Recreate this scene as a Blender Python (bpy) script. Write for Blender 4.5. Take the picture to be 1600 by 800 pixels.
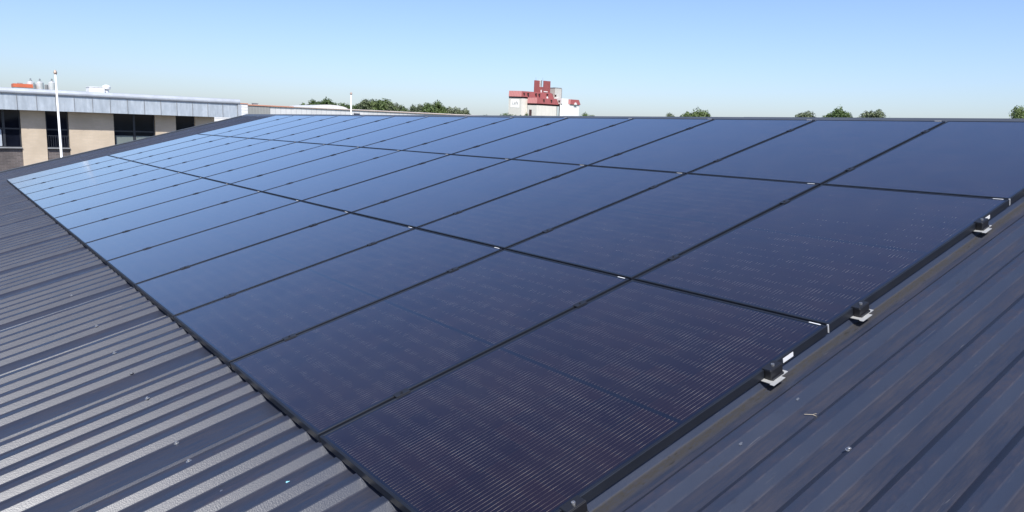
import bpy, bmesh, math, random
from mathutils import Vector, Matrix

# ------------------------------------------------------------------ scene basics
for o in list(bpy.data.objects):
    bpy.data.objects.remove(o)
S = bpy.context.scene
COL = S.collection
R = math.radians

# camera (1.0 m or so above the lower part of a roof pitched at 15 degrees)
cd = bpy.data.cameras.new('camera'); cam = bpy.data.objects.new('camera', cd); COL.objects.link(cam)
cd.sensor_width = 36.0
cd.lens = 1172.0 / 1600.0 * 36.0
cd.clip_start = 0.05; cd.clip_end = 9000
cam.matrix_world = Matrix(((0.6098949, -0.1492938, 0.7782927, 1.4807414),
                           (0.7918097, 0.0743449, -0.6062262, -1.0823275),
                           (0.0326437, 0.9859940, 0.1635548, 1.1490954),
                           (0, 0, 0, 1)))
S.camera = cam

# sun: behind the camera on its right
SUN_EL, SUN_AZ = R(50), R(-34)          # azimuth measured from +X towards +Y
sdir = Vector((math.cos(SUN_EL) * math.cos(SUN_AZ), math.cos(SUN_EL) * math.sin(SUN_AZ), math.sin(SUN_EL)))
w = bpy.data.worlds.new('World'); S.world = w; w.use_nodes = True
nt = w.node_tree
sky = nt.nodes.new('ShaderNodeTexSky'); sky.sky_type = 'NISHITA'; sky.sun_disc = False
sky.sun_elevation = SUN_EL
sky.sun_rotation = R(90) - SUN_AZ
sky.altitude = 0; sky.air_density = 1.0; sky.dust_density = 1.0; sky.ozone_density = 3.4
wb = nt.nodes.new('ShaderNodeMix'); wb.data_type = 'RGBA'; wb.blend_type = 'MULTIPLY'   # camera white balance
wb.inputs[0].default_value = 1.0; wb.inputs[7].default_value = (.985, 1.015, 1.20, 1)
nt.links.new(sky.outputs[0], wb.inputs[6]); nt.links.new(wb.outputs[2], nt.nodes['Background'].inputs[0])
nt.nodes['Background'].inputs[1].default_value = 0.094
ld = bpy.data.lights.new('sun', 'SUN'); sun = bpy.data.objects.new('sun', ld); COL.objects.link(sun)
ld.energy = 4.0; ld.angle = R(0.53); ld.color = (1.0, 0.965, 0.91)
sun.rotation_euler = sdir.to_track_quat('Z', 'Y').to_euler()
sun.location = (20, -10, 30)
S.view_settings.view_transform = 'Standard'
S.view_settings.look = 'None'
S.view_settings.gamma = 1.0
S.view_settings.exposure = 0.6
S.render.engine = 'CYCLES'

PITCH = R(15)
CP, SP = math.cos(PITCH), math.sin(PITCH)
PU, PV = 1.058, 1.7224          # panel pitch across and up the roof
PW, PH = 1.039, 1.7084          # panel size
GROUND = -5.0

# ------------------------------------------------------------------ material helpers
def new_mat(name):
    m = bpy.data.materials.new(name); m.use_nodes = True
    return m, m.node_tree, m.node_tree.nodes['Principled BSDF']

def setv(b, **k):
    for n, v in k.items():
        b.inputs[n.replace('_', ' ')].default_value = v

class G:
    """tiny node-graph helper"""
    def __init__(s, nt): s.nt = nt
    def node(s, t, **k):
        n = s.nt.nodes.new(t)
        for a, v in k.items(): setattr(n, a, v)
        return n
    def link(s, a, b): s.nt.links.new(a, b)
    def val(s, sock, v):
        if isinstance(v, (int, float)): sock.default_value = v
        elif isinstance(v, tuple): sock.default_value = v
        else: s.link(v, sock)
    def m(s, op, a, b=0.0, c=None):
        n = s.node('ShaderNodeMath', operation=op)
        s.val(n.inputs[0], a); s.val(n.inputs[1], b)
        if c is not None: s.val(n.inputs[2], c)
        return n.outputs[0]
    def coord(s, kind='Object'):
        return s.node('ShaderNodeTexCoord').outputs[kind]
    def xyz(s, v):
        n = s.node('ShaderNodeSeparateXYZ'); s.link(v, n.inputs[0]); return n.outputs
    def comb(s, x, y, z):
        n = s.node('ShaderNodeCombineXYZ')
        for i, v in enumerate((x, y, z)): s.val(n.inputs[i], v)
        return n.outputs[0]
    def scale(s, v, k):
        n = s.node('ShaderNodeMapping'); s.link(v, n.inputs[0]); n.inputs['Scale'].default_value = k
        return n.outputs[0]
    def noise(s, v, scale=5, detail=4, rough=.55, out=0):
        n = s.node('ShaderNodeTexNoise'); s.link(v, n.inputs['Vector'])
        n.inputs['Scale'].default_value = scale; n.inputs['Detail'].default_value = detail
        n.inputs['Roughness'].default_value = rough
        return n.outputs[out]
    def ramp(s, f, *stops):
        n = s.node('ShaderNodeValToRGB'); s.link(f, n.inputs[0])
        e = n.color_ramp.elements
        while len(e) < len(stops): e.new(0.5)
        for el, (p, c) in zip(e, stops):
            el.position = p; el.color = c if len(c) == 4 else (*c, 1)
        return n.outputs[0]
    def step(s, f, a, b):
        n = s.node('ShaderNodeMapRange'); s.link(f, n.inputs[0])
        n.inputs[1].default_value = a; n.inputs[2].default_value = b
        return n.outputs[0]
    def mix(s, f, a, b):
        n = s.node('ShaderNodeMix', data_type='RGBA')
        s.val(n.inputs[0], f)
        for i, v in ((6, a), (7, b)):
            if isinstance(v, tuple): n.inputs[i].default_value = v if len(v) == 4 else (*v, 1)
            else: s.link(v, n.inputs[i])
        return n.outputs[2]
    def bump(s, h, strength, dist, b):
        n = s.node('ShaderNodeBump'); s.link(h, n.inputs['Height'])
        n.inputs['Strength'].default_value = strength; n.inputs['Distance'].default_value = dist
        s.link(n.outputs[0], b.inputs['Normal'])

def plain(name, col, rough=.5, metal=0.0, var=0.12, scale=3.0, spec=.5, bump=0.0):
    m, nt, b = new_mat(name); g = G(nt)
    n = g.noise(g.coord(), scale, 5)
    lo = tuple(max(0, c * (1 - var)) for c in col); hi = tuple(c * (1 + var) for c in col)
    g.link(g.ramp(n, (.3, lo), (.7, hi)), b.inputs['Base Color'])
    setv(b, Roughness=rough, Metallic=metal)
    b.inputs['Specular IOR Level'].default_value = spec
    if bump: g.bump(g.noise(g.coord(), scale * 12, 3), bump, .01, b)
    return m

MAT = {}

# coated roof steel: dark grey with a fine leather grain, dust lying in the pans
def roof_material():
    m, nt, b = new_mat('coated_roof_steel'); g = G(nt)
    c = g.coord(); x, y, z = g.xyz(c)
    # dust lies in the pans (a real deposit on the flat low strips of the sheet)
    low = g.m('SUBTRACT', 1.0, g.step(z, -.066, -.062))
    streak = g.noise(g.scale(c, (75, 4.0, 75)), 1.0, 6, .75)
    blot = g.noise(g.scale(c, (9, 3.0, 9)), 1.0, 5, .6)
    dust = g.m('MULTIPLY', g.m('MULTIPLY_ADD', low, .62, .03),
               g.m('ADD', g.step(streak, .40, .62), g.m('MULTIPLY', g.step(blot, .45, .65), .5)))
    dust = g.m('MINIMUM', g.m('MULTIPLY', dust, .75), 1.0)
    base = g.ramp(g.noise(c, 1.3, 3), (.3, (.019, .025, .043)), (.7, (.025, .032, .052)))
    col = g.mix(dust, base, (.045, .041, .050))
    dk = g.step(g.noise(g.scale(c, (28, 11, 28)), 1.0, 6, .75), .60, .70)
    col = g.mix(g.m('MULTIPLY', dk, .55), col, (.016, .018, .030))
    rub = g.step(g.noise(g.scale(c, (190, 9, 190)), 1.0, 4, .65), .62, .70)
    col = g.mix(g.m('MULTIPLY', rub, .14), col, (.10, .10, .11))
    high = g.step(z, -.0415, -.0397)
    fine = g.noise(g.scale(c, (70, 26, 70)), 1.0, 5, .7)
    dep = g.m('MULTIPLY', high, g.m('MULTIPLY', g.step(g.noise(g.scale(c, (16, 5, 16)), 1.0, 4, .65), .42, .60), g.step(fine, .3, .6)))
    col = g.mix(g.m('MULTIPLY', dep, .75), col, (.030, .028, .042))
    strip = g.m('MULTIPLY', low, g.m('MULTIPLY', g.step(x, -.062, -.045), g.m('SUBTRACT', 1.0, g.step(x, .026, .050))))   # grit trapped along the open edge of the array
    grit = g.step(g.noise(g.scale(c, (120, 40, 120)), 1.0, 6, .8), .36, .60)
    bare = g.step(g.noise(g.scale(c, (24, 5, 24)), 1.0, 4, .7), .56, .68)
    col = g.mix(g.m('MULTIPLY', strip, g.m('MULTIPLY', g.m('MULTIPLY_ADD', grit, .75, .15), g.m('SUBTRACT', 1.0, g.m('MULTIPLY', bare, .7)))), col, (.027, .0235, .017))
    lump = g.step(g.noise(g.scale(c, (45, 14, 45)), 1.0, 4, .7), .60, .68)
    col = g.mix(g.m('MULTIPLY', strip, g.m('MULTIPLY', lump, .85)), col, (.008, .008, .007))
    # dark lichen-like specks and pale scuffs along the sheet
    spk = g.step(g.noise(g.scale(c, (22, 9, 22)), 1.0, 3, .6), .70, .76)
    col = g.mix(g.m('MULTIPLY', spk, .6), col, (.022, .021, .022))
    scf = g.step(g.noise(g.scale(c, (140, 3.5, 140)), 1.0, 3, .6), .715, .74)
    col = g.mix(g.m('MULTIPLY', scf, .45), col, (.22, .21, .20))
    g.link(col, b.inputs['Base Color'])
    rr = g.m('ADD', g.m('MULTIPLY_ADD', strip, .5, g.m('MULTIPLY_ADD', g.m('MAXIMUM', dust, dep), .26, .35)), g.m('MULTIPLY', g.step(blot, .4, .7), .07))
    g.link(rr, b.inputs['Roughness'])
    b.inputs['Specular IOR Level'].default_value = .52
    grain = g.noise(c, 210, 2, .6)
    wav = g.noise(g.scale(c, (6, 1.2, 6)), 1.0, 2)
    g.bump(g.m('MULTIPLY_ADD', wav, 1.5, grain), .32, .0014, b)
    return m
MAT['roof'] = roof_material()

# solar laminate: dark cells, thin tinned wires running up the panel, glass on top
def cell_material():
    m, nt, b = new_mat('solar_cells_under_glass'); g = G(nt)
    c = g.coord(); x, y, z = g.xyz(c)
    oi = g.node('ShaderNodeObjectInfo').outputs['Random']
    xi = g.m('SUBTRACT', x, .021); half = g.m('GREATER_THAN', y, PH / 2)
    ym = g.m('ABSOLUTE', g.m('SUBTRACT', y, PH / 2))
    yi = g.m('SUBTRACT', ym, .009)
    cw, ch = (PW - .042) / 6, .0825
    fx = g.m('FRACT', g.m('DIVIDE', xi, cw)); fy = g.m('FRACT', g.m('DIVIDE', yi, ch))
    ix = g.m('FLOOR', g.m('DIVIDE', xi, cw)); iy = g.m('ADD', g.m('FLOOR', g.m('DIVIDE', yi, ch)), g.m('MULTIPLY', half, 40))
    inside = g.m('MULTIPLY', g.m('MULTIPLY', g.m('GREATER_THAN', xi, 0), g.m('LESS_THAN', xi, PW - .042)),
                 g.m('MULTIPLY', g.m('GREATER_THAN', yi, 0), g.m('LESS_THAN', yi, ch * 10)))
    edx = g.m('MINIMUM', fx, g.m('SUBTRACT', 1.0, fx)); edy = g.m('MINIMUM', fy, g.m('SUBTRACT', 1.0, fy))
    cell = g.m('MULTIPLY', inside, g.m('MULTIPLY', g.m('GREATER_THAN', edx, .006), g.m('GREATER_THAN', edy, .012)))
    wn = g.node('ShaderNodeTexWhiteNoise', noise_dimensions='4D')
    g.link(g.comb(ix, iy, 0.0), wn.inputs['Vector']); g.link(g.m('MULTIPLY', oi, 91.0), wn.inputs['W'])
    tone = g.mix(wn.outputs[0], (.0085, .0046, .0078), (.0125, .0060, .0080))
    col = g.mix(cell, (.006, .006, .010), tone)
    # wires: ten per cell
    fw = g.m('FRACT', g.m('MULTIPLY', g.m('DIVIDE', xi, cw), 10.0))
    wire = g.m('MULTIPLY', inside, g.m('LESS_THAN', g.m('ABSOLUTE', g.m('SUBTRACT', fw, .5)), .043))
    mvec = g.node('ShaderNodeVectorMath', operation='ADD'); g.link(c, mvec.inputs[0])
    g.link(g.comb(g.m('MULTIPLY', oi, 37.0), g.m('MULTIPLY', oi, 53.0), 0.0), mvec.inputs[1])
    patch = g.step(g.noise(mvec.outputs[0], 6.5, 4, .6), .40, .68)
    ends = g.m('SUBTRACT', 1.0, g.step(edy, .06, .30))
    near_end = g.m('MULTIPLY', ends, g.step(g.noise(g.scale(mvec.outputs[0], (60, 12, 1)), 1, 2), .35, .65))
    amp = g.m('MINIMUM', 1.0, g.m('ADD', g.m('MULTIPLY', patch, .16), g.m('MULTIPLY_ADD', near_end, .22, .05)))
    col = g.mix(g.m('MULTIPLY', wire, amp), col, (.60, .52, .42))
    # thin film of dust
    dst = g.step(g.noise(mvec.outputs[0], 2.2, 6, .7), .45, .75)
    col = g.mix(g.m('MULTIPLY', dst, .02), col, (.30, .27, .25))
    g.link(col, b.inputs['Base Color'])
    setv(b, Roughness=.13, IOR=1.5)
    b.inputs['Coat Weight'].default_value = .88; b.inputs['Coat IOR'].default_value = 1.45; b.inputs['Coat Roughness'].default_value = .11
    g.link(g.m('MULTIPLY_ADD', dst, .05, .11), b.inputs['Roughness'])
    b.inputs['Specular Tint'].default_value = (.20, .55, 1.0, 1)
    g.bump(g.noise(mvec.outputs[0], 1.6, 2), .05, .006, b)
    return m
MAT['cells'] = cell_material()

def frame_material():
    m, nt, b = new_mat('black_anodised_frame'); g = G(nt)
    n = g.noise(g.coord(), 4, 4)
    g.link(g.ramp(n, (.3, (.014, .017, .025)), (.7, (.022, .026, .036))), b.inputs['Base Color'])
    setv(b, Roughness=.48, Metallic=.35); b.inputs['Specular IOR Level'].default_value = .4
    return m
MAT['frame'] = frame_material()
MAT['clamp'] = plain('black_clamp', (.012, .012, .014), .42)
MAT['aluminium'] = plain('mill_finish_aluminium', (.55, .55, .53), .42, .45, .08, 30)
MAT['steel'] = plain('galvanised_screw', (.45, .45, .45), .35, .8)
MAT['label'] = plain('white_label', (.66, .66, .66), .45, 0, .03)
MAT['cap'] = plain('ridge_cap_steel', (.060, .066, .076), .42, 0, .12, 2.0)
MAT['verge'] = plain('verge_trim_steel', (.045, .05, .058), .4, 0, .1, 2.0)
MAT['cladding'] = plain('grey_wall_cladding', (.16, .17, .18), .5, 0, .08, 1)

def brick(name, c1, c2, mortar, sc, rough=.85):
    m, nt, b = new_mat(name); g = G(nt)
    c = g.coord(); x, y, z = g.xyz(c)
    v = g.comb(g.m('ADD', x, y), z, 0.0)
    t = g.node('ShaderNodeTexBrick'); g.link(v, t.inputs['Vector'])
    t.inputs['Color1'].default_value = (*c1, 1); t.inputs['Color2'].default_value = (*c2, 1); t.inputs['Mortar'].default_value = (*mortar, 1)
    t.inputs['Scale'].default_value = 1.0; t.inputs['Brick Width'].default_value = .22; t.inputs['Row Height'].default_value = .065
    t.inputs['Mortar Size'].default_value = .006; t.inputs['Mortar Smooth'].default_value = .2
    n = g.noise(c, 1.1, 5)
    g.link(g.mix(g.step(n, .35, .75), t.outputs[0], tuple(.82 * a for a in c1)), b.inputs['Base Color'])
    setv(b, Roughness=rough)
    g.bump(t.outputs['Fac'], -.4, .006, b)
    return m
MAT['cream_brick'] = brick('cream_brick', (.55, .45, .33), (.60, .49, .365), (.50, .44, .36), 1)
MAT['dark_brick'] = brick('dark_brick', (.085, .072, .070), (.16, .13, .12), (.22, .21, .20), 1)

def zinc():
    m, nt, b = new_mat('weathered_zinc'); g = G(nt)
    c = g.coord()
    n = g.noise(g.scale(c, (2, 2, 1)), 2.4, 7, .7)
    d = g.noise(g.scale(c, (5, 5, .7)), 1.2, 5, .6)
    col = g.mix(g.step(d, .4, .75), g.ramp(n, (.32, (.42, .47, .51)), (.66, (.58, .63, .67))), (.38, .42, .45))
    g.link(col, b.inputs['Base Color'])
    setv(b, Roughness=.42, Metallic=.25)
    g.bump(g.noise(c, 2.0, 3), .15, .02, b)
    return m
MAT['zinc'] = zinc()
MAT['zinc_roll'] = plain('zinc_roof_edge', (.50, .53, .56), .38, .3, .12, 2)

def glass_dark(name, col, rough=.05):
    m, nt, b = new_mat(name); g = G(nt)
    n = g.noise(g.scale(g.coord(), (1, 1.4, .6)), 1.2, 3)
    g.link(g.ramp(n, (.35, tuple(.6 * a for a in col)), (.7, tuple(1.3 * a for a in col))), b.inputs['Base Color'])
    setv(b, Roughness=rough, IOR=1.5)
    g.bump(g.noise(g.coord(), .8, 2), .04, .02, b)
    return m
MAT['pane'] = glass_dark('dark_window_pane', (.008, .010, .018))
MAT['pane'].node_tree.nodes['Principled BSDF'].inputs['Specular IOR Level'].default_value = .22
MAT['blind'] = plain('pale_green_blind', (.17, .20, .19), .7, 0, .15, 1.2)
MAT['curtain'] = plain('pale_curtain', (.42, .46, .50), .8, 0, .1, 2)
MAT['win_frame'] = plain('dark_window_frame', (.03, .033, .04), .4)
MAT['sill'] = plain('grey_stone_sill', (.24, .245, .25), .6)
MAT['white_paint'] = plain('white_paint', (.80, .80, .78), .4, 0, .04)
MAT['gold'] = plain('dull_brass_finial', (.42, .32, .26), .45, .3)
MAT['orange'] = plain('orange_cladding', (.62, .15, .07), .5, 0, .08, .6)
MAT['steel_tank'] = plain('stainless_tank', (.72, .72, .69), .38, .45, .1, .8)
MAT['pale_cladding'] = None

def ribbed(name, col, pitch, axis='y', depth=.35, rough=.5, var=.1):
    m, nt, b = new_mat(name); g = G(nt)
    c = g.coord(); o = g.xyz(c); f = {'x': o[0], 'y': o[1], 'z': o[2]}[axis]
    fr = g.m('FRACT', g.m('DIVIDE', f, pitch))
    groove = g.m('LESS_THAN', fr, .14)
    n = g.noise(c, .35, 5, .6)
    lo = tuple(a * (1 - var) for a in col); hi = tuple(a * (1 + var) for a in col)
    base = g.ramp(n, (.3, lo), (.7, hi))
    g.link(g.mix(g.m('MULTIPLY', groove, depth), base, tuple(.35 * a for a in col)), b.inputs['Base Color'])
    setv(b, Roughness=rough)
    g.bump(g.m('SUBTRACT', 1.0, groove), .5, .03, b)
    return m
MAT['hall_grey'] = ribbed('grey_ribbed_cladding', (.30, .30, .285), .30)
MAT['hall_white'] = ribbed('pale_ribbed_cladding', (.60, .60, .59), .55, depth=.22)
MAT['slats'] = ribbed('white_slat_cladding', (.78, .78, .76), .22, 'z', .75)
MAT['terracotta'] = plain('terracotta_trim', (.50, .24, .16), .7, 0, .1, .5)
MAT['tan_trim'] = plain('brown_roof_trim', (.33, .25, .20), .7, 0, .12, .5)
MAT['hall_roof'] = plain('pale_membrane_roof', (.62, .55, .50), .75, 0, .08, .2)
MAT['dome'] = plain('milky_rooflight', (.55, .55, .54), .45, 0, .04)
MAT['mill_cream'] = ribbed('cream_mill_wall', (.70, .66, .59), 2.2, 'y', .10, .8, .04)
MAT['mill_white'] = plain('white_mill_wall', (.74, .735, .71), .7, 0, .02, .1)
MAT['mill_red'] = ribbed('red_mill_cladding', (.29, .078, .074), .9, 'y', .16, .55, .07)
MAT['mill_dark'] = plain('dark_red_brown_band', (.06, .028, .026), .7)
MAT['mill_grey'] = plain('weathered_grey_wall', (.47, .46, .42), .8, 0, .08, .2)
MAT['letters'] = plain('grey_lettering', (.10, .11, .11), .6)
MAT['bark'] = plain('bark', (.09, .07, .05), .9, 0, .2, 3)
MAT['tarmac'] = plain('asphalt', (.05, .05, .052), .9, 0, .2, .6)
MAT['paving'] = plain('paving_grey', (.24, .23, .22), .9, 0, .12, .6)

def leaf_mat(name, a, b_):
    m, nt, b = new_mat(name); g = G(nt)
    oi = g.node('ShaderNodeObjectInfo').outputs['Random']
    n = g.noise(g.coord(), .9, 4)
    f = g.m('ADD', g.m('MULTIPLY', oi, .25), n)
    g.link(g.ramp(f, (.35, a), (.85, b_)), b.inputs['Base Color'])
    setv(b, Roughness=.55)
    b.inputs['Specular IOR Level'].default_value = .3
    return m
MAT['leaf'] = leaf_mat('green_leaves', (.050, .086, .026), (.115, .155, .052))
MAT['leaf_grey'] = leaf_mat('grey_green_leaves', (.068, .092, .045), (.135, .155, .085))

def grass_mat():
    m, nt, b = new_mat('mown_grass'); g = G(nt)
    n = g.noise(g.coord(), .08, 8, .65)
    g.link(g.ramp(n, (.3, (.035, .06, .015)), (.7, (.075, .10, .03))), b.inputs['Base Color'])
    setv(b, Roughness=.95)
    return m
MAT['grass'] = grass_mat()

# ------------------------------------------------------------------ mesh helpers
class MB:
    def __init__(s): s.v = []; s.f = []
    def add(s, vs, fs):
        n = len(s.v); s.v += [tuple(v) for v in vs]; s.f += [tuple(i + n for i in f) for f in fs]
        return s
    def box(s, a, b):
        x0, y0, z0 = a; x1, y1, z1 = b
        return s.add([(x0, y0, z0), (x1, y0, z0), (x1, y1, z0), (x0, y1, z0), (x0, y0, z1), (x1, y0, z1), (x1, y1, z1), (x0, y1, z1)],
                     [(0, 3, 2, 1), (4, 5, 6, 7), (0, 1, 5, 4), (1, 2, 6, 5), (2, 3, 7, 6), (3, 0, 4, 7)])
    def lathe(s, prof, n=16, o=(0, 0, 0)):
        vs = []; fs = []
        for r, z in prof:
            for k in range(n):
                a = 2 * math.pi * k / n
                vs.append((o[0] + r * math.cos(a), o[1] + r * math.sin(a), o[2] + z))
        for i in range(len(prof) - 1):
            for k in range(n):
                k2 = (k + 1) % n
                fs.append((i * n + k, i * n + k2, (i + 1) * n + k2, (i + 1) * n + k))
        fs.append(tuple(range(n - 1, -1, -1))); fs.append(tuple((len(prof) - 1) * n + k for k in range(n)))
        return s.add(vs, fs)
    def prism(s, low, high, z0, z1):
        """low / high: matching ccw footprints"""
        n = len(low)
        vs = [(x, y, z0) for x, y in low] + [(x, y, z1) for x, y in high]
        fs = [tuple(range(n - 1, -1, -1)), tuple(range(n, 2 * n))]
        fs += [(i, (i + 1) % n, n + (i + 1) % n, n + i) for i in range(n)]
        return s.add(vs, fs)
    def tube(s, pts, rad, n=8):
        for (p, r0), (q, r1) in zip(list(zip(pts, rad))[:-1], list(zip(pts, rad))[1:]):
            p, q = Vector(p), Vector(q); d = (q - p).normalized()
            u = d.orthogonal().normalized(); v = d.cross(u)
            vs = [p + (u * math.cos(2 * math.pi * k / n) + v * math.sin(2 * math.pi * k / n)) * r0 for k in range(n)]
            vs += [q + (u * math.cos(2 * math.pi * k / n) + v * math.sin(2 * math.pi * k / n)) * r1 for k in range(n)]
            s.add(vs, [(k, (k + 1) % n, n + (k + 1) % n, n + k) for k in range(n)] + [tuple(range(n - 1, -1, -1)), tuple(range(n, 2 * n))])
        return s
    def mesh(s, name, mat, smooth=False, bevel=0.0):
        me = bpy.data.meshes.new(name); me.from_pydata(s.v, [], s.f)
        bm = bmesh.new(); bm.from_mesh(me)
        bmesh.ops.recalc_face_normals(bm, faces=bm.faces)
        if bevel:
            bmesh.ops.bevel(bm, geom=list(bm.edges), offset=bevel, segments=1, affect='EDGES', clamp_overlap=True)
        bm.to_mesh(me); bm.free()
        me.materials.append(mat)
        if smooth:
            me.polygons.foreach_set('use_smooth', [True] * len(me.polygons))
        me.update()
        return me
    def build(s, name, mat, parent=None, smooth=False, bevel=0.0):
        return link(name, s.mesh(name, mat, smooth, bevel), parent)

def link(name, me, parent=None):
    o = bpy.data.objects.new(name, me); COL.objects.link(o)
    if parent: o.parent = parent
    return o

def thing(name, label, cat, loc=(0, 0, 0), rot=(0, 0, 0), group=None):
    o = bpy.data.objects.new(name, None); COL.objects.link(o)
    o.empty_display_size = .2
    o.location = loc; o.rotation_euler = rot
    o['label'] = label; o['category'] = cat
    if group: o['group'] = group
    return o

def structure(o):
    o['kind'] = 'structure'; return o

def copy_thing(src, label=None):
    c = src.copy(); COL.objects.link(c)
    for ch in list(src.children):
        d = ch.copy(); COL.objects.link(d); d.parent = c
        for gch in list(ch.children):
            e = gch.copy(); COL.objects.link(e); e.parent = d
    if label: c['label'] = label
    return c

def roof_pt(u, v, h):
    return Vector((-u, v * CP - h * SP, v * SP + h * CP))

ROT15 = (PITCH, 0, 0)

# ------------------------------------------------------------------ ground
gm = MB().add([(-4000, -4000, 0), (4000, -4000, 0), (4000, 4000, 0), (-4000, 4000, 0)], [(0, 1, 2, 3)])
ground = structure(gm.build('ground', MAT['grass'])); ground.location.z = GROUND
pv = MB().add([(-60, -25, 0), (24, -25, 0), (24, 60, 0), (-60, 60, 0)], [(0, 1, 2, 3)])
pav = structure(pv.build('yard', MAT['paving'])); pav.location.z = GROUND + .004
rd = MB().add([(-33, -200, 0), (-22, -200, 0), (-22, 200, 0), (-33, 200, 0)], [(0, 1, 2, 3)])
road = structure(rd.build('road', MAT['tarmac'])); road.location.z = GROUND + .008

# ------------------------------------------------------------------ our building with its ribbed roof
V0, V1 = -5.2, 5.30                 # roof from eave to just under the ridge cap
U0, U1 = -9.0, 17.36
HC, HV = -.0385, -.0665               # crown and pan below the panel tops
ware = thing('warehouse', 'dark grey ribbed steel pitched roof that carries the whole solar array', 'building', (0, 0, 0))

def rib(u_far, crown=.040, a=.028, af=.030, c=.0022):
    """profile points (u, h) going from the far side (+u) to the near side (-u) of one rib"""
    n1 = u_far - crown
    return [(u_far + af + c, HV), (u_far + af - c * .5, HV + c), (u_far + c * .4, HC - c), (u_far - c, HC),
            (n1 + c, HC), (n1 - c * .8, HC - c * .9), (n1 - a + c * .8, HV + c * .9), (n1 - a - c, HV)]
ribs = []
k = -60
far = []
x = -.101
while x > U0: far.append(x); x -= .1672
x = -.101 + .1672
while x < .58: far.append(x); x += .1672
s0 = .712
laps = []
while s0 < U1 - .3:
    for j in range(5):
        q = s0 + .0525 + .159 * j
        if q > .62: far.append(q)
    laps.append(s0 + .638 + .138)
    s0 += .976
far.sort()
prof = []
for f in far: prof += [('r', f, rib(f))]
for l in laps: prof += [('l', l, [(l + .018, HV), (l + .008, HV + .010), (l - .004, HV + .010), (l - .010, HV)])]
prof.sort(key=lambda t: -t[1])
pts = [(U1, HV)]
for _, _, pp in prof:
    if pp[0][0] < U1 and pp[-1][0] > U0: pts += pp
pts.append((U0, HV))
vs_ = [V0 + (V1 - V0) * i / 24 for i in range(25)]
mb = MB()
verts = [(-u, v, h) for v in vs_ for u, h in pts]
n = len(pts)
faces = [(i * n + j, i * n + j + 1, (i + 1) * n + j + 1, (i + 1) * n + j) for i in range(24) for j in range(n - 1)]
mb.add(verts, faces)
roof = mb.build('roof', MAT['roof'], ware); roof.rotation_euler = ROT15

# the other slope of the roof, beyond the ridge
ridge_v, ridge_h = 5.37, -.030
rp = roof_pt(0, ridge_v, ridge_h)
back = MB()
back.add([(-U0, rp.y, rp.z - .03), (-U1, rp.y, rp.z - .03), (-U1, rp.y + 10, rp.z - .03 - 10 * math.tan(PITCH)), (-U0, rp.y + 10, rp.z - .03 - 10 * math.tan(PITCH))], [(0, 3, 2, 1)])
back.build('rear_roof', MAT['roof'], ware)
# ridge cap: folded plate over the apex, in lengths with small laps
seg = 3.0
uu = U0
while uu < U1 + .06:
    u2 = min(uu + seg - .004, U1 + .06)
    c = MB()
    lift = .0015 if int(round((uu - U0) / seg)) % 2 else 0
    a0 = [roof_pt(0, 5.185, -.066 + lift), roof_pt(0, 5.19, -.044 + lift), rp + Vector((0, 0, lift)), rp + Vector((0, .2 * CP, -.2 * SP + lift)), rp + Vector((0, .2 * CP, -.2 * SP - .02))]
    th = Vector((0, 0, -.004))
    vv = [(-uu, p.y, p.z) for p in a0] + [(-u2, p.y, p.z) for p in a0]
    vv += [(-uu, p.y + .003, p.z - .004) for p in a0] + [(-u2, p.y + .003, p.z - .004) for p in a0]
    ff = [(i, i + 1, 5 + i + 1, 5 + i) for i in range(4)] + [(10 + i, 15 + i, 15 + i + 1, 10 + i + 1) for i in range(4)]
    ff += [(i, 10 + i, 11 + i, i + 1) for i in range(4)] + [(5 + i, 6 + i, 16 + i, 15 + i) for i in range(4)] + [(0, 5, 15, 10), (4, 14, 19, 9)]
    c.add(vv, ff)
    c.build('ridge_cap', MAT['cap'], ware)
    uu += seg
# verge trim along the far gable
vt = MB()
vt.box((-U1 - .05, V0, -.32), (-U1 + .03, V1 + .05, -.036))
vto = vt.build('verge_trim', MAT['verge'], ware, bevel=.004); vto.rotation_euler = ROT15
vt = MB(); vt.box((-U0 - .02, V0, -.32), (-U0 + .06, V1 + .05, -.036))
vto = vt.build('verge_trim', MAT['verge'], ware, bevel=.004); vto.rotation_euler = ROT15
# gutter at the eave and walls
e = roof_pt(0, V0, -.15)
gt = MB(); gt.box((-U1, e.y - .16, e.z - .14), (-U0, e.y + .02, e.z - .01)); gt.build('gutter', MAT['verge'], ware, bevel=.01)
wl = MB()
wx0, wx1 = -U1 + .15, -U0 - .15
ye0, ye1 = e.y + .35, 2 * rp.y - e.y - .35
zf = lambda yy: rp.z - abs(yy - rp.y) * math.tan(PITCH) - .16
sec = [(ye0, GROUND), (ye1, GROUND), (ye1, zf(ye1)), (rp.y, zf(rp.y)), (ye0, zf(ye0))]
wl.add([(wx0, yy, zz) for yy, zz in sec] + [(wx1, yy, zz) for yy, zz in sec],
       [(0, 1, 2, 3, 4), (9, 8, 7, 6, 5)] + [(i, 5 + i, 5 + (i + 1) % 5, (i + 1) % 5) for i in range(5)])
wl.build('wall', MAT['cladding'], ware)

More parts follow.
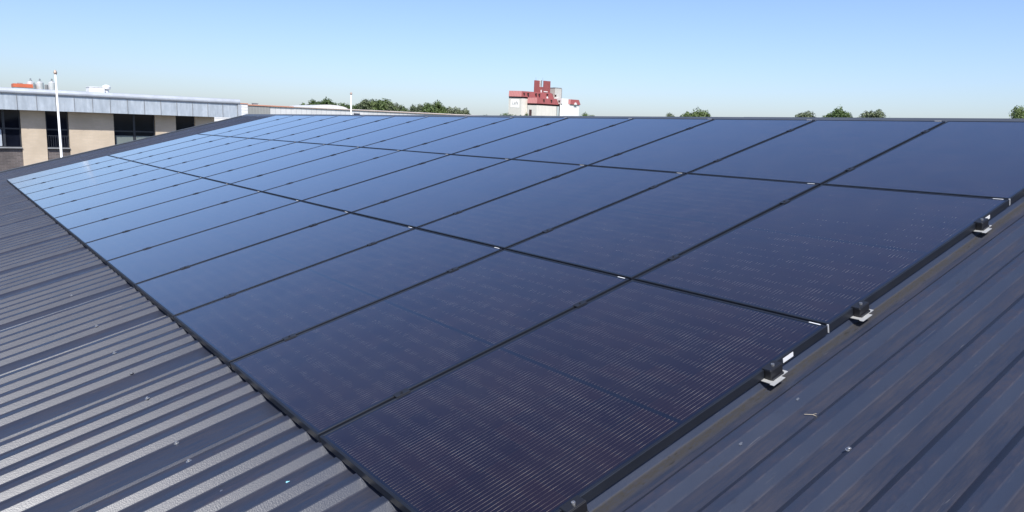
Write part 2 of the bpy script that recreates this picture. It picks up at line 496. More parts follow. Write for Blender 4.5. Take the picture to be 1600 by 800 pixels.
# roof screws with washers, in rows over the purlins
sc = MB().lathe([(.011, 0), (.011, .002), (.0055, .0022), (.0055, .008), (.004, .009)], 10)
sc_me = sc.mesh('roof_screw', MAT['steel'])
def h_at(u):
    for i in range(len(pts) - 1):
        if pts[i][0] >= u >= pts[i + 1][0]:
            a, b = pts[i], pts[i + 1]
            return a[1] + (b[1] - a[1]) * ((a[0] - u) / max(1e-6, a[0] - b[0]))
    return HV
for u, v in [(2.18, -.38), (1.655, -.39), (2.655, -.36), (3.655, -.355), (4.655, -.356), (1.455, -.394), (1.115, -.369),
             (-.425, 1.08), (1.93, -.262), (3.01, -.37), (5.655, -.36), (-.94, 1.09), (-.083, -.36)]:
    o = link('roof_screw', sc_me, ware)
    o.location = roof_pt(u, v, h_at(u) + .001); o.rotation_euler = ROT15

# ------------------------------------------------------------------ solar panels
fr = MB()
LIP = .011; T = .035
def ring(mb, x0, y0, x1, y1, i, ztop, zbot):
    o = [(x0, y0), (x1, y0), (x1, y1), (x0, y1)]; inn = [(x0 + i, y0 + i), (x1 - i, y0 + i), (x1 - i, y1 - i), (x0 + i, y1 - i)]
    vs = [(*p, ztop) for p in o] + [(*p, ztop) for p in inn] + [(*p, zbot) for p in o] + [(*p, zbot) for p in inn]
    fs = []
    for k in range(4):
        l = (k + 1) % 4
        fs += [(k, l, 4 + l, 4 + k), (8 + k, 12 + k, 12 + l, 8 + l), (k, 8 + k, 8 + l, l), (4 + k, 4 + l, 12 + l, 12 + k)]
    mb.add(vs, fs)
ring(fr, 0, 0, PW, PH, LIP, 0, -T)
fr_me = fr.mesh('frame', MAT['frame'], bevel=.0012)
gl = MB().box((LIP - .0005, LIP - .0005, -.0065), (PW - LIP + .0005, PH - LIP + .0005, -.0018))
gl_me = gl.mesh('glass', MAT['cells'])
st_me = MB().box((PW - .075, PH - .0090, .0), (PW - .026, PH - .0030, .0010)).mesh('barcode_sticker', MAT['label'])
sd_me = MB().box((PW, 1.405, -.026), (PW + .0012, 1.470, -.008)).mesh('barcode_label', MAT['label'])

gap_strip_me = MB().box((PW - .006, -.0085, -.034), (PW + .0008, -.0055, .0006)).mesh('gap_strip', MAT['label'])  # thin upright white strip in the gap below the panel's right corner
ordn = ['first', 'second', 'third', 'fourth', 'fifth', 'sixth', 'seventh', 'eighth', 'ninth', 'tenth', 'eleventh', 'twelfth', 'thirteenth', 'fourteenth']
rows = ['bottom row', 'middle row', 'top row along the ridge']
rng = random.Random(4)
proto = None
for r in range(3):
    for c in range(14):
        if c == 0: lab = f'black solar panel at the near right edge, {rows[r]}'
        elif c == 13: lab = f'solar panel at the far left end, {rows[r]}'
        else: lab = f'black solar panel, {ordn[c]} from the right edge, {rows[r]}'
        if proto is None:
            p = thing('solar_panel', lab, 'solar panel', group='solar panels mounted on the roof')
            link('frame', fr_me, p); link('glass', gl_me, p); link('barcode_sticker', st_me, p)
            proto = p
            q = p
        else:
            q = copy_thing(proto, lab)
        q.location = roof_pt(c * PU + .008 + PW, r * PV, rng.uniform(-.0004, .0004))
        q.rotation_euler = (PITCH + R(rng.uniform(-.03, .03)), R(rng.uniform(-.03, .03)), R(rng.uniform(-.015, .015)))
        q['col'] = c
for q in [o for o in COL.objects if o.type == 'EMPTY' and o.get('col') is not None]:
    if q['col'] == 0:
        link('barcode_label', sd_me, q)
        if q.location.y > .5: link('gap_strip', gap_strip_me, q)
    del q['col']

# mid clamps bridging the seams
mc = MB().box((-.0185, -.032, .0008), (.0185, .032, .0036)).box((-.0065, -.029, -.037), (.0065, .029, .0008))
mc_me = mc.mesh('clamp_plate', MAT['clamp'], bevel=.0008)
bt_me = MB().lathe([(.0055, .0036), (.0055, .0066), (.0032, .0062), (.0030, .0042)], 8).mesh('bolt', MAT['clamp'])
cl0 = None
for r in range(3):
    for c in range(1, 14):
        for hi, vv in ((0, .34), (1, 1.35)):
            rn = ['bottom', 'middle', 'top'][r]
            lab = f'black clamp {"high" if hi else "low"} on the seam left of the {ordn[c - 1]} panel from right, {rn} row'
            if cl0 is None:
                q = cl0 = thing('panel_clamp', lab, 'clamp', group='black clamps bridging the seams between panels')
                link('clamp_plate', mc_me, q); link('bolt', bt_me, q)
            else: q = copy_thing(cl0, lab)
            q.location = roof_pt(c * PU, r * PV + vv + rng.uniform(-.03, .03), 0)
            q.rotation_euler = ROT15

# end brackets on the open right edge: rail foot of bare aluminium with a black clamp on it
foot = MB()
def hat(mb, x0, x1, yw, ztop, zbot, t=.003):
    """omega rail seen end on: two flanges, two webs and a top"""
    P = [(-yw - .028, zbot), (-yw, zbot), (-yw + .008, ztop), (yw - .008, ztop), (yw, zbot), (yw + .028, zbot)]
    up = [(y, z) for y, z in P]; dn = [(-yw - .028, zbot + t), (-yw - t, zbot + t), (-yw + .005, ztop + t), (yw - .005, ztop + t), (yw + t, zbot + t), (yw + .028, zbot + t)]
    sec = up + dn[::-1]; m = len(sec)
    mb.add([(x0, y, z) for y, z in sec] + [(x1, y, z) for y, z in sec],
           [(i, (i + 1) % m, m + (i + 1) % m, m + i) for i in range(m)])
    for xx in (0, m):
        nn = len(mb.v) - 2 * m + xx
        mb.f += [(nn + i, nn + i + 1, nn + m - 2 - i, nn + m - 1 - i) for i in range(5)]
hat(foot, -.30, .038, .026, -.0375, -.0382, .002)
foot_me = foot.mesh('rail_foot', MAT['aluminium'])
tab_me = MB().box((.0385, -.060, -.0380), (.055, .012, -.0365)).mesh('foot_tab', MAT['aluminium'])
eb = MB().box((.001, -.036, -.0375), (.030, .036, .0012)).box((-.010, -.036, .0016), (.029, .036, .0048)).box((.0302, -.034, -.0375), (.036, .034, -.028))
eb_me = eb.mesh('end_clamp', MAT['clamp'], bevel=.0015)
ebt_me = MB().lathe([(.0065, .0048), (.0065, .012), (.0035, .012), (.0033, .007)], 8, (.014, 0, 0)).mesh('bolt', MAT['steel'])
br0 = None
for r in range(3):
    for hi, vv in ((0, [.335, .21, .26][r]), (1, [1.322, 1.344, 1.34][r])):
        which = {(0, 0): 'right edge, low on the bottom row', (0, 1): 'right edge, high on the bottom row',
                 (1, 0): 'right edge, low on the middle row', (1, 1): 'right edge, high on the middle row',
                 (2, 0): 'right edge, low on the top row', (2, 1): 'right edge, closest to the ridge'}[(r, hi)]
        lab = f'black end clamp on bare aluminium foot, {which}'
        if br0 is None:
            q = br0 = thing('mounting_bracket', lab, 'bracket', group='end brackets along the right edge of the array')
            link('rail_foot', foot_me, q); link('foot_tab', tab_me, q); ec = link('end_clamp', eb_me, q); link('bolt', ebt_me, ec)
        else: q = copy_thing(br0, lab)
        q.location = roof_pt(.008, r * PV + vv, 0); q.rotation_euler = ROT15
        if r == 0 and hi == 0: short = q
for ch in short.children:
    if ch.name.startswith(('rail_foot', 'foot_tab')): ch.location.x = -.045

# ------------------------------------------------------------------ neighbouring brick building
nb = thing('brick_office', 'cream brick office with a deep zinc fascia and dark windows', 'building', (-37, 0, GROUND))
def nbox(name, mat, boxes, parent=nb, bevel=0.0):
    m = MB()
    for a, b in boxes: m.box((a[0] + 37, a[1], a[2] - GROUND), (b[0] + 37, b[1], b[2] - GROUND))
    return m.build(name, mat, parent, bevel=bevel)
YA, YE = -12.0, 10.14
TOPW = 1.50
SILL = -.22
wins = [(-10.6, -8.7), (-7.0, -5.1), (-3.4, -2.4), (-.25, 2.14), (3.05, 3.92), (5.70, 7.45), (8.36, 9.24)]
edges = [YA] + [y for wv in wins for y in wv] + [YE]
piers = [((-37.3, edges[i], GROUND), (-37.0, edges[i + 1], TOPW)) for i in range(0, len(edges), 2)]
nbox('brick_wall', MAT['cream_brick'], piers + [((-52, YE - .3, GROUND), (-37.303, YE, TOPW)), ((-52, YA, GROUND), (-37.303, YA + .3, TOPW))])
for a, b in wins:
    nbox('spandrel', MAT['dark_brick'], [((-37.3, a + .002, -2.6), (-37.05, b - .002, SILL - .03))])
    nbox('spandrel', MAT['dark_brick'], [((-37.3, a + .002, GROUND), (-37.05, b - .002, -4.3))])
for wi, (a, b) in enumerate(wins):
    for zlo, zhi in ((SILL, TOPW), (-4.27, -2.63)):
        fw = .05; tr = zlo + .80
        bx = [((-37.24, a + .002, zlo), (-37.17, a + fw, zhi)), ((-37.24, b - fw, zlo), (-37.17, b - .002, zhi)),
              ((-37.24, a + fw, zlo), (-37.17, b - fw, zlo + fw)), ((-37.24, a + fw, zhi - fw), (-37.17, b - fw, zhi)),
              ((-37.235, a + fw, tr - .03), (-37.175, b - fw, tr + .03))]
        if b - a > 1.5:
            mid = (a + b) / 2 if wi != 3 else 1.53
            bx.append(((-37.238, mid - .045, zlo + fw), (-37.172, mid + .045, tr - .03)))
            bx.append(((-37.238, mid - .045, tr + .03), (-37.172, mid + .045, zhi - fw)))
        wo = nbox('window', MAT['win_frame'], bx)
        nbox('pane', MAT['pane'], [((-37.215, a + fw, zlo + fw), (-37.205, b - fw, zhi - fw))], wo)
        if zhi == TOPW:
            nbox('sill', MAT['sill'], [((-37.17, a + .003, SILL - .03), (-36.94, b - .003, SILL + .02))], wo, .006)
            if wi == 5: nbox('blind', MAT['blind'], [((-37.200, a + fw + .03, zlo + fw + .01), (-37.192, mid - .06, tr - .20)), ((-37.200, mid + .06, zlo + fw + .01), (-37.192, b - fw - .03, tr - .20))], wo)
            if wi == 3: nbox('blind', MAT['curtain'], [((-37.203, .9, zlo + fw + .01), (-37.195, 1.44, tr - .05))], wo)
            if wi == 4:
                nbox('balustrade', MAT['win_frame'], [((-37.12, a + .08 + i * .085, zlo + .02), (-37.10, a + .092 + i * .085, zlo + .52)) for i in range(9)] + [((-37.125, a + .01, zlo + .52), (-37.095, b - .01, zlo + .545))], wo)
# fascia of zinc trays, standing seams between them
y = -12.4; k = 0
fas = MB(); FY1 = 11.12
fas.box((-37.0 + 37 - .1, -12.4, 1.372 - GROUND), (-36.46 + 37, FY1, 2.02 - GROUND))
fo = fas.build('fascia', MAT['zinc'], nb)
sm = MB(); y = 1.96 - .696 * 20
while y < FY1:
    if y > -12.3: sm.box((-36.46 + 37, y - .009, 1.375 - GROUND), (-36.437 + 37, y + .009, 2.015 - GROUND))
    y += .6985
sm.build('seam', MAT['sill'], fo)
# rounded gutter roll on top and end plate
gr = MB()
sec = [(-.02, 0), (.05, .01), (.085, .06), (.09, .12), (.07, .18), (.03, .225), (-.06, .245), (-.30, .245), (-.30, 0)]
m_ = len(sec)
gr.add([(.54 + x_, -12.45, 2.022 - GROUND + z_) for x_, z_ in sec] + [(.54 + x_, FY1 + .10, 2.022 - GROUND + z_) for x_, z_ in sec],
       [(i, (i + 1) % m_, m_ + (i + 1) % m_, m_ + i) for i in range(m_)] + [tuple(range(m_)), tuple(range(2 * m_ - 1, m_ - 1, -1))])
gr.build('gutter', MAT['zinc_roll'], nb)
nbox('end_plate', MAT['zinc_roll'], [((-36.75, FY1, 1.372), (-36.42, FY1 + .16, 2.02))])
nbox('roof', MAT['sill'], [((-52, -12.4, 2.0), (-37.11, FY1 - .01, 2.2)), ((-52, -12.4, 1.40), (-37.11, YE + .5, 1.99))])

# rooftop ventilator on that building
vb = thing('roof_ventilator', 'white rooftop ventilation box with a round cowl at its right end', 'ventilator', (-39.5, 5.45, 2.2))
m = MB().box((-.5, -.34, 0), (.5, .30, .36)).box((-.52, -.36, .36), (.52, .32, .385)); m.build('housing', MAT['white_paint'], vb, bevel=.01)
m = MB().lathe([(.10, 0), (.10, .30), (.17, .32), (.18, .42), (.14, .49), (.05, .52)], 16, (0, .46, 0)); m.build('cowl', MAT['white_paint'], vb, smooth=False)

# ------------------------------------------------------------------ flagpoles
def flagpole(x, y, top, r, label):
    t = thing('flagpole', label, 'flagpole', (x, y, GROUND), group='white flagpoles')
    h = top - GROUND
    MB().lathe([(r * 1.35, .0), (r * 1.35, .4), (r * 1.1, .5), (r * .62, h - .12)], 14).build('pole', MAT['white_paint'], t, smooth=True)
    MB().lathe([(r * .6, h - .12), (r * 1.0, h - .10), (r * 1.25, h - .05), (r * .9, h + .01), (r * .4, h + .05)], 12).build('finial', MAT['gold'], t)
    m = MB().lathe([(r * 1.6, 0), (r * 1.6, .02), (r * 1.4, .03)], 12); m.build('base_plate', MAT['steel'], t)
    return t
fp = flagpole(-33.40, 3.17, 2.90, .054, 'tall white flagpole in front of the cream brick office')
fp.rotation_euler = (R(.4), R(-.9), 0)
flagpole(-45.4, 21.45, 3.33, .066, 'thinner white flagpole standing before the long low pale hall')

# ------------------------------------------------------------------ white slatted annex and long low hall behind
an = thing('slatted_annex', 'small white slat-clad annex just behind the right end of the brick office', 'building', (-55, 14.5, GROUND))
MB().box((-8, 0, 0), (0, 3.30, 2.50 - GROUND)).build('wall', MAT['slats'], an)
MB().box((-8.05, -.05, 2.50 - GROUND), (.05, 3.33, 2.56 - GROUND)).build('roof_edge', MAT['terracotta'], an)

hall = thing('industrial_hall', 'long low grey and pale clad hall with a thin brown roof edge', 'building', (-75, 24, GROUND))
HT = 2.86 - GROUND
MB().box((-25, -4, 0), (0, 2.72, HT)).build('grey_wall', MAT['hall_grey'], hall)
MB().box((-25, 2.723, 0), (-.05, 62, HT)).build('wall', MAT['hall_white'], hall)
MB().box((-.1, -4.1, HT), (.08, 5.2, HT + .11)).build('roof_trim', MAT['terracotta'], hall)
MB().box((-.1, 5.203, HT), (.06, 62.1, HT + .07)).build('roof_trim', MAT['tan_trim'], hall)
rf = MB(); rf.prism([(-25, -4.1), (-.11, -4.1), (-.11, 62.1), (-25, 62.1)], [(-14, -4.1), (-11.5, -4.1), (-11.5, 62.1), (-14, 62.1)], HT + .02, HT + .40)
rf.build('roof', MAT['hall_roof'], hall)
# vaulted rooflight across the hall roof
rl = MB(); N = 14
for s_ in range(1):
    vs = []; W2, L = 2.15, 7.5
    for xx in (-10.5, -3.0):
        for i in range(N + 1):
            t_ = math.pi * i / N
            vs.append((xx, 10.6 - W2 * math.cos(t_), HT + .06 + .50 * math.sin(t_) ** .8))
    rl.add(vs, [(i, i + 1, N + 2 + i, N + 1 + i) for i in range(N)] + [tuple(range(N, -1, -1)), tuple(range(N + 1, 2 * N + 2)), (0, N + 1, 2 * N + 1, N)])
rl.build('rooflight', MAT['dome'], hall, smooth=False)
MB().box((-3.2, 2.0, HT + .05), (-2.7, 2.45, HT + .30)).box((-3.25, 1.9, HT + .30), (-2.65, 2.55, HT + .34)).build('roof_vent', MAT['sill'], hall)
lm = MB(); lm.box((-.05, 12.0, HT - .52), (.04, 12.7, HT - .30)).prism([(.04, 12.05), (.3, 12.1), (.3, 12.6), (.04, 12.65)], [(.04, 12.05), (.2, 12.1), (.2, 12.6), (.04, 12.65)], HT - .44, HT - .33)
lm.build('wall_lamp', MAT['win_frame'], hall)

# ------------------------------------------------------------------ far silos and orange works building
def tank(x, y, top, r, label, mat='steel_tank'):
    t = thing('storage_silo', label, 'silo', (x, y, GROUND), group='steel silos beyond the brick office')
    h = top - GROUND
    MB().lathe([(r, 0), (r, h * .45), (r * 1.012, h * .45 + .05), (r, h * .45 + .1), (r, h), (r * .45, h + .42), (r * .40, h + .42)], 24).build('shell', MAT[mat], t)
    MB().lathe([(r * .40, h + .42), (r * .40, h + .62), (r * .12, h + .62), (r * .12, h + .8), (r * .22, h + .85), (r * .22, h + 1.1), (r * .08, h + 1.2)], 12).build('vent', MAT['steel'], t)
    return t
tank(-263.6, 24.3, 10.75, 1.02, 'grey steel silo, leftmost of three beyond the brick office, behind orange building')
tank(-262.0, 26.45, 10.75, .95, 'bright steel silo in the middle of the three beyond the brick office')
tank(-259.9, 29.25, 10.85, .98, 'bright steel silo nearest the tall flagpole, rightmost of three')
for i, (x, y) in enumerate([(-266.3, 25.6), (-265.2, 28.4)]):
    t = thing('silo_pipe', ['slim grey riser tower between the left and middle steel silos', 'slim grey riser tower between the middle and right steel silos'][i], 'riser', (x, y, GROUND), group='riser towers between the steel silos')
    MB().lathe([(.5, 0), (.5, 15.3), (.2, 15.5)], 14).build('shell', MAT['sill'], t)
    MB().lathe([(.58, 5.0), (.58, 5.25)], 14).lathe([(.58, 10.0), (.58, 10.25)], 14).build('band', MAT['steel'], t)
ob = thing('orange_works', 'orange-topped works building left of the steel silos', 'building', (-258, 19.6, GROUND))
MB().box((-6, 0, 0), (0, 4.55, 14.05)).build('wall', MAT['mill_white'], ob)
MB().box((-6.1, -.1, 14.05), (.15, 4.65, 15.05)).build('orange_band', MAT['orange'], ob)
MB().box((-4, 1.2, 15.05), (-2, 2.4, 15.35)).build('roof_hatch', MAT['sill'], ob)

# ------------------------------------------------------------------ grain mill with red mansards
mill = thing('grain_mill', 'pale grain mill with red mansard roofs and a stepped red tower, tallest on the horizon', 'building', (-272, 220, GROUND))
g0 = -GROUND
def octa(x1, y0, y1, cham, depth, grow=0.0):
    """footprint with chamfered front corners; front faces +X"""
    x1 += grow; y0 -= grow; y1 += grow; d = depth
    # the flank runs back at the angle of the mill's plan, which is a trapezium
    return [(x1 - cham, y0), (x1, y0 + cham), (x1, y1 - cham), (x1 - cham, y1), (x1 - cham - d, y1), (x1 - cham - d, y0 + .82 * d)]
def block(x1, y0, y1, cham, depth, ztop, wall, zred0=None, zred1=None, flare=.55):
    fp_ = octa(x1, y0, y1, cham, depth)
    wm = MB().prism(fp_, fp_, 0, ztop + g0); wo_ = wm.build('wall', MAT[wall], mill)
    if zred0 is not None:
        bd = octa(x1, y0, y1, cham, depth, -.25)
        MB().prism(bd, bd, ztop + g0 + .002, zred0 + g0 - .002).build('eave_band', MAT['mill_dark'], mill)
        lo = octa(x1, y0, y1, cham, depth, flare); hi_ = octa(x1, y0, y1, cham, depth, flare - .75)
        return MB().prism(lo, hi_, zred0 + g0, zred1 + g0).build('mansard_roof', MAT['mill_red'], mill)
# local y = Y-220 ; local x = X+272
back_roof = block(-4, -6.6, 20.2, 4.2, 14, 16.55, 'mill_cream', 17.15, 19.75)
front_roof = block(0, .5, 18.8, 3.1, 12, 13.55, 'mill_cream', 14.35, 17.0)
block(-.3, 18.9, 31.4, 1.0, 12, 14.95, 'mill_white')
fpw = octa(-.35, 18.95, 31.35, 1.0, 12)
MB().box((-9, 18.95, 14.95 + g0), (-.4, 23.3, 17.55 + g0)).build('wall', MAT['mill_white'], mill)
rr_ = MB(); lo = octa(-.2, 23.4, 31.5, 1.2, 12, .4); hi_ = octa(-.2, 23.4, 31.5, 1.2, 12, -.25)
rr_.prism(lo, hi_, 15.0 + g0, 17.3 + g0).build('mansard_roof', MAT['mill_red'], mill)
# white gablet notch in the right mansard and in the rear one
MB().prism([(.26, 26.4), (.6, 26.4), (.6, 28.2), (.26, 28.2)], [(.20, 27.1), (.55, 27.1), (.55, 27.5), (.20, 27.5)], 14.9 + g0, 15.9 + g0).build('gablet', MAT['mill_white'], mill)
MB().prism([(-3.4, 12.0), (-3.1, 12.0), (-3.1, 13.0), (-3.4, 13.0)], [(-3.4, 12.35), (-3.2, 12.35), (-3.2, 12.65), (-3.4, 12.65)], 17.0 + g0, 18.6 + g0).build('gablet', MAT['mill_white'], mill)
# twin red tower with a white chute between
for ya, yb, zt in ((6.0, 9.4, 25.2), (11.6, 16.0, 25.35)):
    q4 = [(-5.5, ya), (-5.5, yb), (-10, yb + 1.5), (-10, ya + 3.6)]
    MB().prism(q4, q4, 17.5 + g0, zt + g0).build('tower', MAT['mill_red'], mill)
MB().box((-8.5, 9.41, 17.6 + g0), (-5.7, 11.59, 22.4 + g0)).build('tower_link', MAT['mill_red'], mill)
MB().box((-5.69, 10.2, 18.4 + g0), (-5.4, 10.65, 21.0 + g0)).build('chute', MAT['mill_white'], mill)
MB().box((-7.1, 9.75, 22.41 + g0), (-6.6, 10.75, 25.6 + g0)).build('chute', MAT['mill_white'], mill)
MB().box((-7.0, 10.95, 22.6 + g0), (-6.5, 11.5, 25.5 + g0)).build('shaft', MAT['sill'], mill)
MB().box((-5.45, 11.9, 20.1 + g0), (-5.2, 14.2, 20.5 + g0)).build('tower_sill', MAT['mill_white'], mill)
# lower red link on the right of the tower, then the weathered head house
MB().box((-13, 20.3, 15 + g0), (-7, 24.4, 22.5 + g0)).build('head_house', MAT['mill_grey'], mill)
MB().box((-13.1, 20.2, 22.5 + g0), (-6.9, 24.5, 22.8 + g0)).box((-12.9, 24.4, 14 + g0), (-7.1, 24.9, 22.4 + g0)).build('head_house_edge', MAT['sill'], mill)
MB().box((-9, 15.8, 19.7 + g0), (-8.4, 16.9, 22.0 + g0)).build('roof_cowl', MAT['sill'], mill)
# little dormer vents along the red roofs (one part each)
for rx, yy, zz in [(-5.9, -3.5, 18.6), (-3.6, -1.3, 18.5), (-3.2, .9, 18.5), (-3.2, 5.6, 18.6), (-3.2, 7.6, 18.6), (-3.2, 12.5, 18.7), (-3.2, 17.6, 18.6),
                   (.45, 7.4, 15.9), (.45, 12.0, 15.9), (.45, 16.9, 15.9)]:
    MB().box((rx - .5, yy - .22, zz - .5 + g0), (rx + .25, yy + .22, zz + .35 + g0)).box((rx - .5, yy - .34, zz + .35 + g0), (rx + .35, yy + .34, zz + .5 + g0)).build('dormer_vent', MAT['mill_dark'], mill)
MB().box((.01, -.9, 0), (.3, .42, 11.4 + g0)).build('loading_door', MAT['mill_dark'], mill)
# mast aerials
for yy in (9.0, 13.2):
    MB().tube([(-8, yy, 25.2 + g0), (-8, yy, 27.0 + g0)], [.07, .04], 6).build('mast', MAT['sill'], mill)
MB().box((-2.92, 0, 0), (2.92, .05, 16.5 + g0)).build('corner_facing', MAT['mill_grey'], mill).matrix_local = Matrix.Translation(Vector((-4 - 2.1, -6.6 + 2.1, 0)) + Vector((.707, -.707, 0)) * .06) @ Matrix.Rotation(R(45), 4, 'Z')
MB().box((-2.14, 0, 0), (2.14, .05, 13.5 + g0)).build('corner_facing', MAT['mill_grey'], mill).matrix_local = Matrix.Translation(Vector((-1.55, .5 + 1.55, 0)) + Vector((.707, -.707, 0)) * .06) @ Matrix.Rotation(R(45), 4, 'Z')
# sign with lettering on the chamfered corner
ang = math.atan2(-1, 1)      # outward normal of the chamfer points to (+x, -y)
sgn_c = Vector((-4 - 2.1, -6.6 + 2.1, 14.0 + g0)) + Vector((.707, -.707, 0)) * .07
sign = MB().box((-2.0, -1.8, 0), (2.0, 1.8, .08)).build('sign', MAT['mill_white'], mill)
sm_ = Matrix.Translation(sgn_c) @ Matrix.Rotation(R(45), 4, 'Z') @ Matrix.Rotation(R(90), 4, 'X')
sign.matrix_local = sm_
def lettering(txt, size, x, y, z, parent, mat):
    cu = bpy.data.curves.new('lettering', 'FONT'); cu.body = txt; cu.size = size; cu.align_x = 'CENTER'; cu.extrude = .02
    ob_ = bpy.data.objects.new('lettering', cu); COL.objects.link(ob_)
    me = bpy.data.meshes.new_from_object(ob_.evaluated_get(bpy.context.evaluated_depsgraph_get()))
    bpy.data.objects.remove(ob_)
    me.materials.clear(); me.materials.append(mat)
    o = link('lettering', me, parent); o.location = (x, y, z)
    return o
lettering('Lafs', 2.0, 0, -.35, .10, sign, MAT['letters'])
MB().box((-1.5, -.78, .081), (1.5, -.66, .10)).box((-1.3, -1.42, .081), (1.4, -1.36, .10)).build('rule', MAT['letters'], sign)

# ------------------------------------------------------------------ trees
def crown_mesh(name, mat, seed, blobs, n):
    rg = random.Random(seed)
    m = MB()
    # clumps: leaf-sized quads scattered near the surfaces of many small lobes
    lobes = []
    for bx, by, bz, br in blobs:
        for k in range(int(9 * br + 5)):
            d = Vector((rg.gauss(0, 1), rg.gauss(0, 1), rg.gauss(0, 1))).normalized()
            rr = br * rg.uniform(.45, 1.0)
            lobes.append((Vector((bx, by, bz)) + Vector((d.x * rr, d.y * rr, d.z * rr * .85)), rg.uniform(.35, .85)))
    for k in range(n):
        c0, lr = lobes[rg.randrange(len(lobes))]
        d = Vector((rg.gauss(0, 1), rg.gauss(0, 1), rg.gauss(.25, 1))).normalized()
        p = c0 + d * lr * rg.uniform(.55, 1.05)
        nrm = (d + Vector((rg.uniform(-.6, .6), rg.uniform(-.6, .6), rg.uniform(-.3, .9)))).normalized()
        u = nrm.orthogonal().normalized(); v = nrm.cross(u)
        s_ = rg.uniform(.10, .24)
        a = rg.uniform(0, 6.28); u, v = u * math.cos(a) + v * math.sin(a), v * math.cos(a) - u * math.sin(a)
        m.add([p - u * s_, p + v * s_ * .55, p + u * s_, p - v * s_ * .55], [(0, 1, 2, 3)])
    me = bpy.data.meshes.new(name); me.from_pydata(m.v, [], m.f); me.materials.append(mat)
    return me
def trunk_mesh(seed, h):
    rg = random.Random(seed)
    m = MB()
    m.tube([(0, 0, 0), (.08, .02, h * .3), (.02, .1, h * .55), (.05, 0, h * .8)], [.30, .24, .18, .09], 8)
    for k in range(7):
        a = rg.uniform(0, 6.28); z0 = h * rg.uniform(.3, .65); L = rg.uniform(1.2, 2.4)
        m.tube([(.03, .03, z0), (math.cos(a) * L * .5, math.sin(a) * L * .5, z0 + L * .5), (math.cos(a) * L, math.sin(a) * L, z0 + L)], [.11, .07, .03], 6)
    return m.mesh('trunk', MAT['bark'])
# crown meshes are normalised: top at z=0 of the thing's crown height 10, half width about 3
shapes = []
for sd, mat in ((1, 'leaf'), (2, 'leaf'), (3, 'leaf_grey'), (4, 'leaf')):
    rg = random.Random(100 + sd)
    bl = [(0, 0, 7.0, 1.6)]
    for k in range(8):
        a = k * .79 + rg.uniform(-.3, .3)
        rr = rg.uniform(1.3, 2.1)
        bl.append((math.cos(a) * rr, math.sin(a) * rr, rg.uniform(7.4, 8.3), rg.uniform(.8, 1.15)))
        bl.append((math.cos(a + .4) * 2.0, math.sin(a + .4) * 2.0, rg.uniform(4.6, 6.4), rg.uniform(.9, 1.2)))
    bl.append((rg.uniform(-.7, .7), rg.uniform(-.7, .7), 8.5, .9))
    shapes.append((crown_mesh('crown', MAT[mat], sd, bl, 9000), trunk_mesh(sd, 9.2)))
def tree(x, y, top, halfw, sh, label, group='trees behind the roof ridge'):
    t = thing('tree', label, 'tree', (x, y, GROUND), (0, 0, rng.uniform(0, 6.28)), group)
    hgt = top - GROUND
    cr = link('crown', shapes[sh][0], t); tr_ = link('trunk', shapes[sh][1], t)
    sx = halfw / 2.0; sz = hgt / 9.6
    cr.scale = (sx, sx, sz); tr_.scale = (sx, sx, sz)
    return t
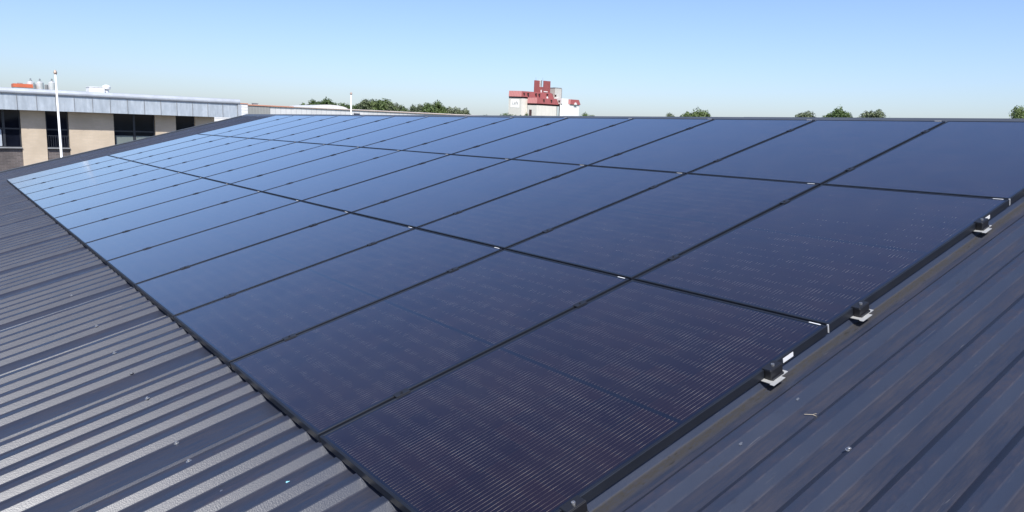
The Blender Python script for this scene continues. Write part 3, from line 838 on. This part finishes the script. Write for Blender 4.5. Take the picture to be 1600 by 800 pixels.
T = [
 (-193.0, 80.9, 7.7, 2.4, 0, 'round green tree at the left end of the tree line behind the hall'),
 (-191.2, 83.6, 8.3, 2.9, 1, 'domed green tree just left of the hall rooflight'),
 (-188.2, 87.2, 7.3, 2.4, 3, 'low dark tree half hidden behind the hall rooflight'),
 (-187.5, 88.9, 6.9, 2.0, 0, 'small tree showing between hall rooflight and thin flagpole'),
 (-185.6, 90.6, 7.2, 2.2, 1, 'green tree directly behind the thin flagpole'),
 (-183.6, 93.0, 8.7, 2.6, 2, 'tall bushy tree just right of the thin flagpole'),
 (-181.9, 95.6, 8.9, 2.8, 3, 'tallest tree of the clump right of the thin flagpole'),
 (-180.1, 98.2, 7.9, 2.4, 2, 'sloping grey green tree at the right side of the flagpole clump'),
 (-178.3, 100.3, 6.9, 1.8, 0, 'low tree closing the right end of the flagpole clump'),
 (-176.6, 102.2, 6.4, 1.5, 2, 'low pale bush in the dip between the two tree clumps'),
 (-175.2, 103.7, 7.8, 2.2, 2, 'pale tree on the left of the dark middle clump'),
 (-173.0, 106.6, 8.5, 2.8, 1, 'dark domed tree in the middle clump, its highest'),
 (-171.6, 108.4, 7.4, 1.9, 0, 'dark tree on the right shoulder of the middle clump'),
 (-168.8, 111.8, 7.3, 2.5, 2, 'grey green tree standing alone right of the middle clump'),
 (-167.6, 113.4, 6.3, 1.4, 0, 'little tree on the right flank of the lone grey green tree'),
 (-164.2, 117.4, 5.5, 1.1, 2, 'tiny tree top left of the mill, just over the ridge'),
 (-161.5, 120.6, 5.6, 1.2, 0, 'tiny dark tree top nearest the left side of the mill'),
 (-160.2, 122.4, 6.1, 1.8, 3, 'green tree at the foot of the mill sign corner'),
 (-157.6, 125.8, 6.1, 1.3, 1, 'small green tree at the dark door of the mill'),
 (-147.5, 139.0, 6.7, 1.9, 1, 'small green tree just right of the mill'),
 (-134.1, 156.6, 7.6, 1.3, 2, 'thin wispy tree left of a fuller tree on the ridge'),
 (-129.9, 162.1, 8.9, 2.8, 0, 'full round tree right of the mill, beside a wispy one'),
 (-128.3, 164.6, 7.6, 1.0, 2, 'wispy tuft at the right of the full round tree'),
 (-112.3, 185.0, 9.2, 2.6, 2, 'pale spreading tree, leftmost of the three on the right'),
 (-106.6, 192.2, 10.5, 3.0, 0, 'highest tree, middle of the three on the right'),
 (-101.4, 199.0, 10.2, 3.0, 2, 'pale flat-topped tree, rightmost of the three on the right'),
 (-76.7, 231.5, 12.6, 2.4, 3, 'dark tree at the right border, cut by the picture edge'),
]
for a in T: tree(*a)

# ------------------------------------------------------------------ small debris on the sheets
MAT['straw'] = plain('dry_straw', (.34, .30, .23), .8)
MAT['dropping'] = plain('bird_dropping', (.085, .095, .12), .9)
MAT['chip'] = plain('teal_chip', (.25, .55, .62), .5)
def debris(name, label, cat, u, v, mb_, mat, rz):
    o = mb_.build(name, mat); o.location = roof_pt(u, v, h_at(u) + .0012); o.rotation_euler = (PITCH, 0, rz)
    o['label'] = label; o['category'] = cat
    return o
st = MB().tube([(-.025, 0, .002), (.0, .003, .004), (.022, -.004, .002)], [.0011, .0012, .0009], 6).tube([(.0, .003, .004), (.012, .016, .002)], [.0009, .0007], 6)
debris('straw', 'forked bit of dry straw lying on the right hand roof sheet', 'straw', -.228, 1.205, st, MAT['straw'], .5)
def splat(seed, r, sx):
    rg = random.Random(seed); m = MB(); n_ = 14
    a = [(r * rg.uniform(.55, 1.1) * math.cos(6.283 * i / n_) * sx, r * rg.uniform(.55, 1.1) * math.sin(6.283 * i / n_)) for i in range(n_)]
    return m.prism(a, [(x_ * .7, y_ * .7) for x_, y_ in a], 0, .0012)
debris('bird_dropping', 'small grey bird dropping near the lower bracket foot', 'dropping', -.150, 1.245, splat(1, .012, .6), MAT['dropping'], .4)
debris('bird_dropping', 'faint grey bird dropping low on the first rib from the array', 'dropping', -.152, .92, splat(2, .013, .5), MAT['dropping'], .2)
debris('plastic_chip', 'tiny teal plastic chip in front of the lower panel edge', 'chip', .965, -.175, splat(3, .007, 1.6), MAT['chip'], .8)
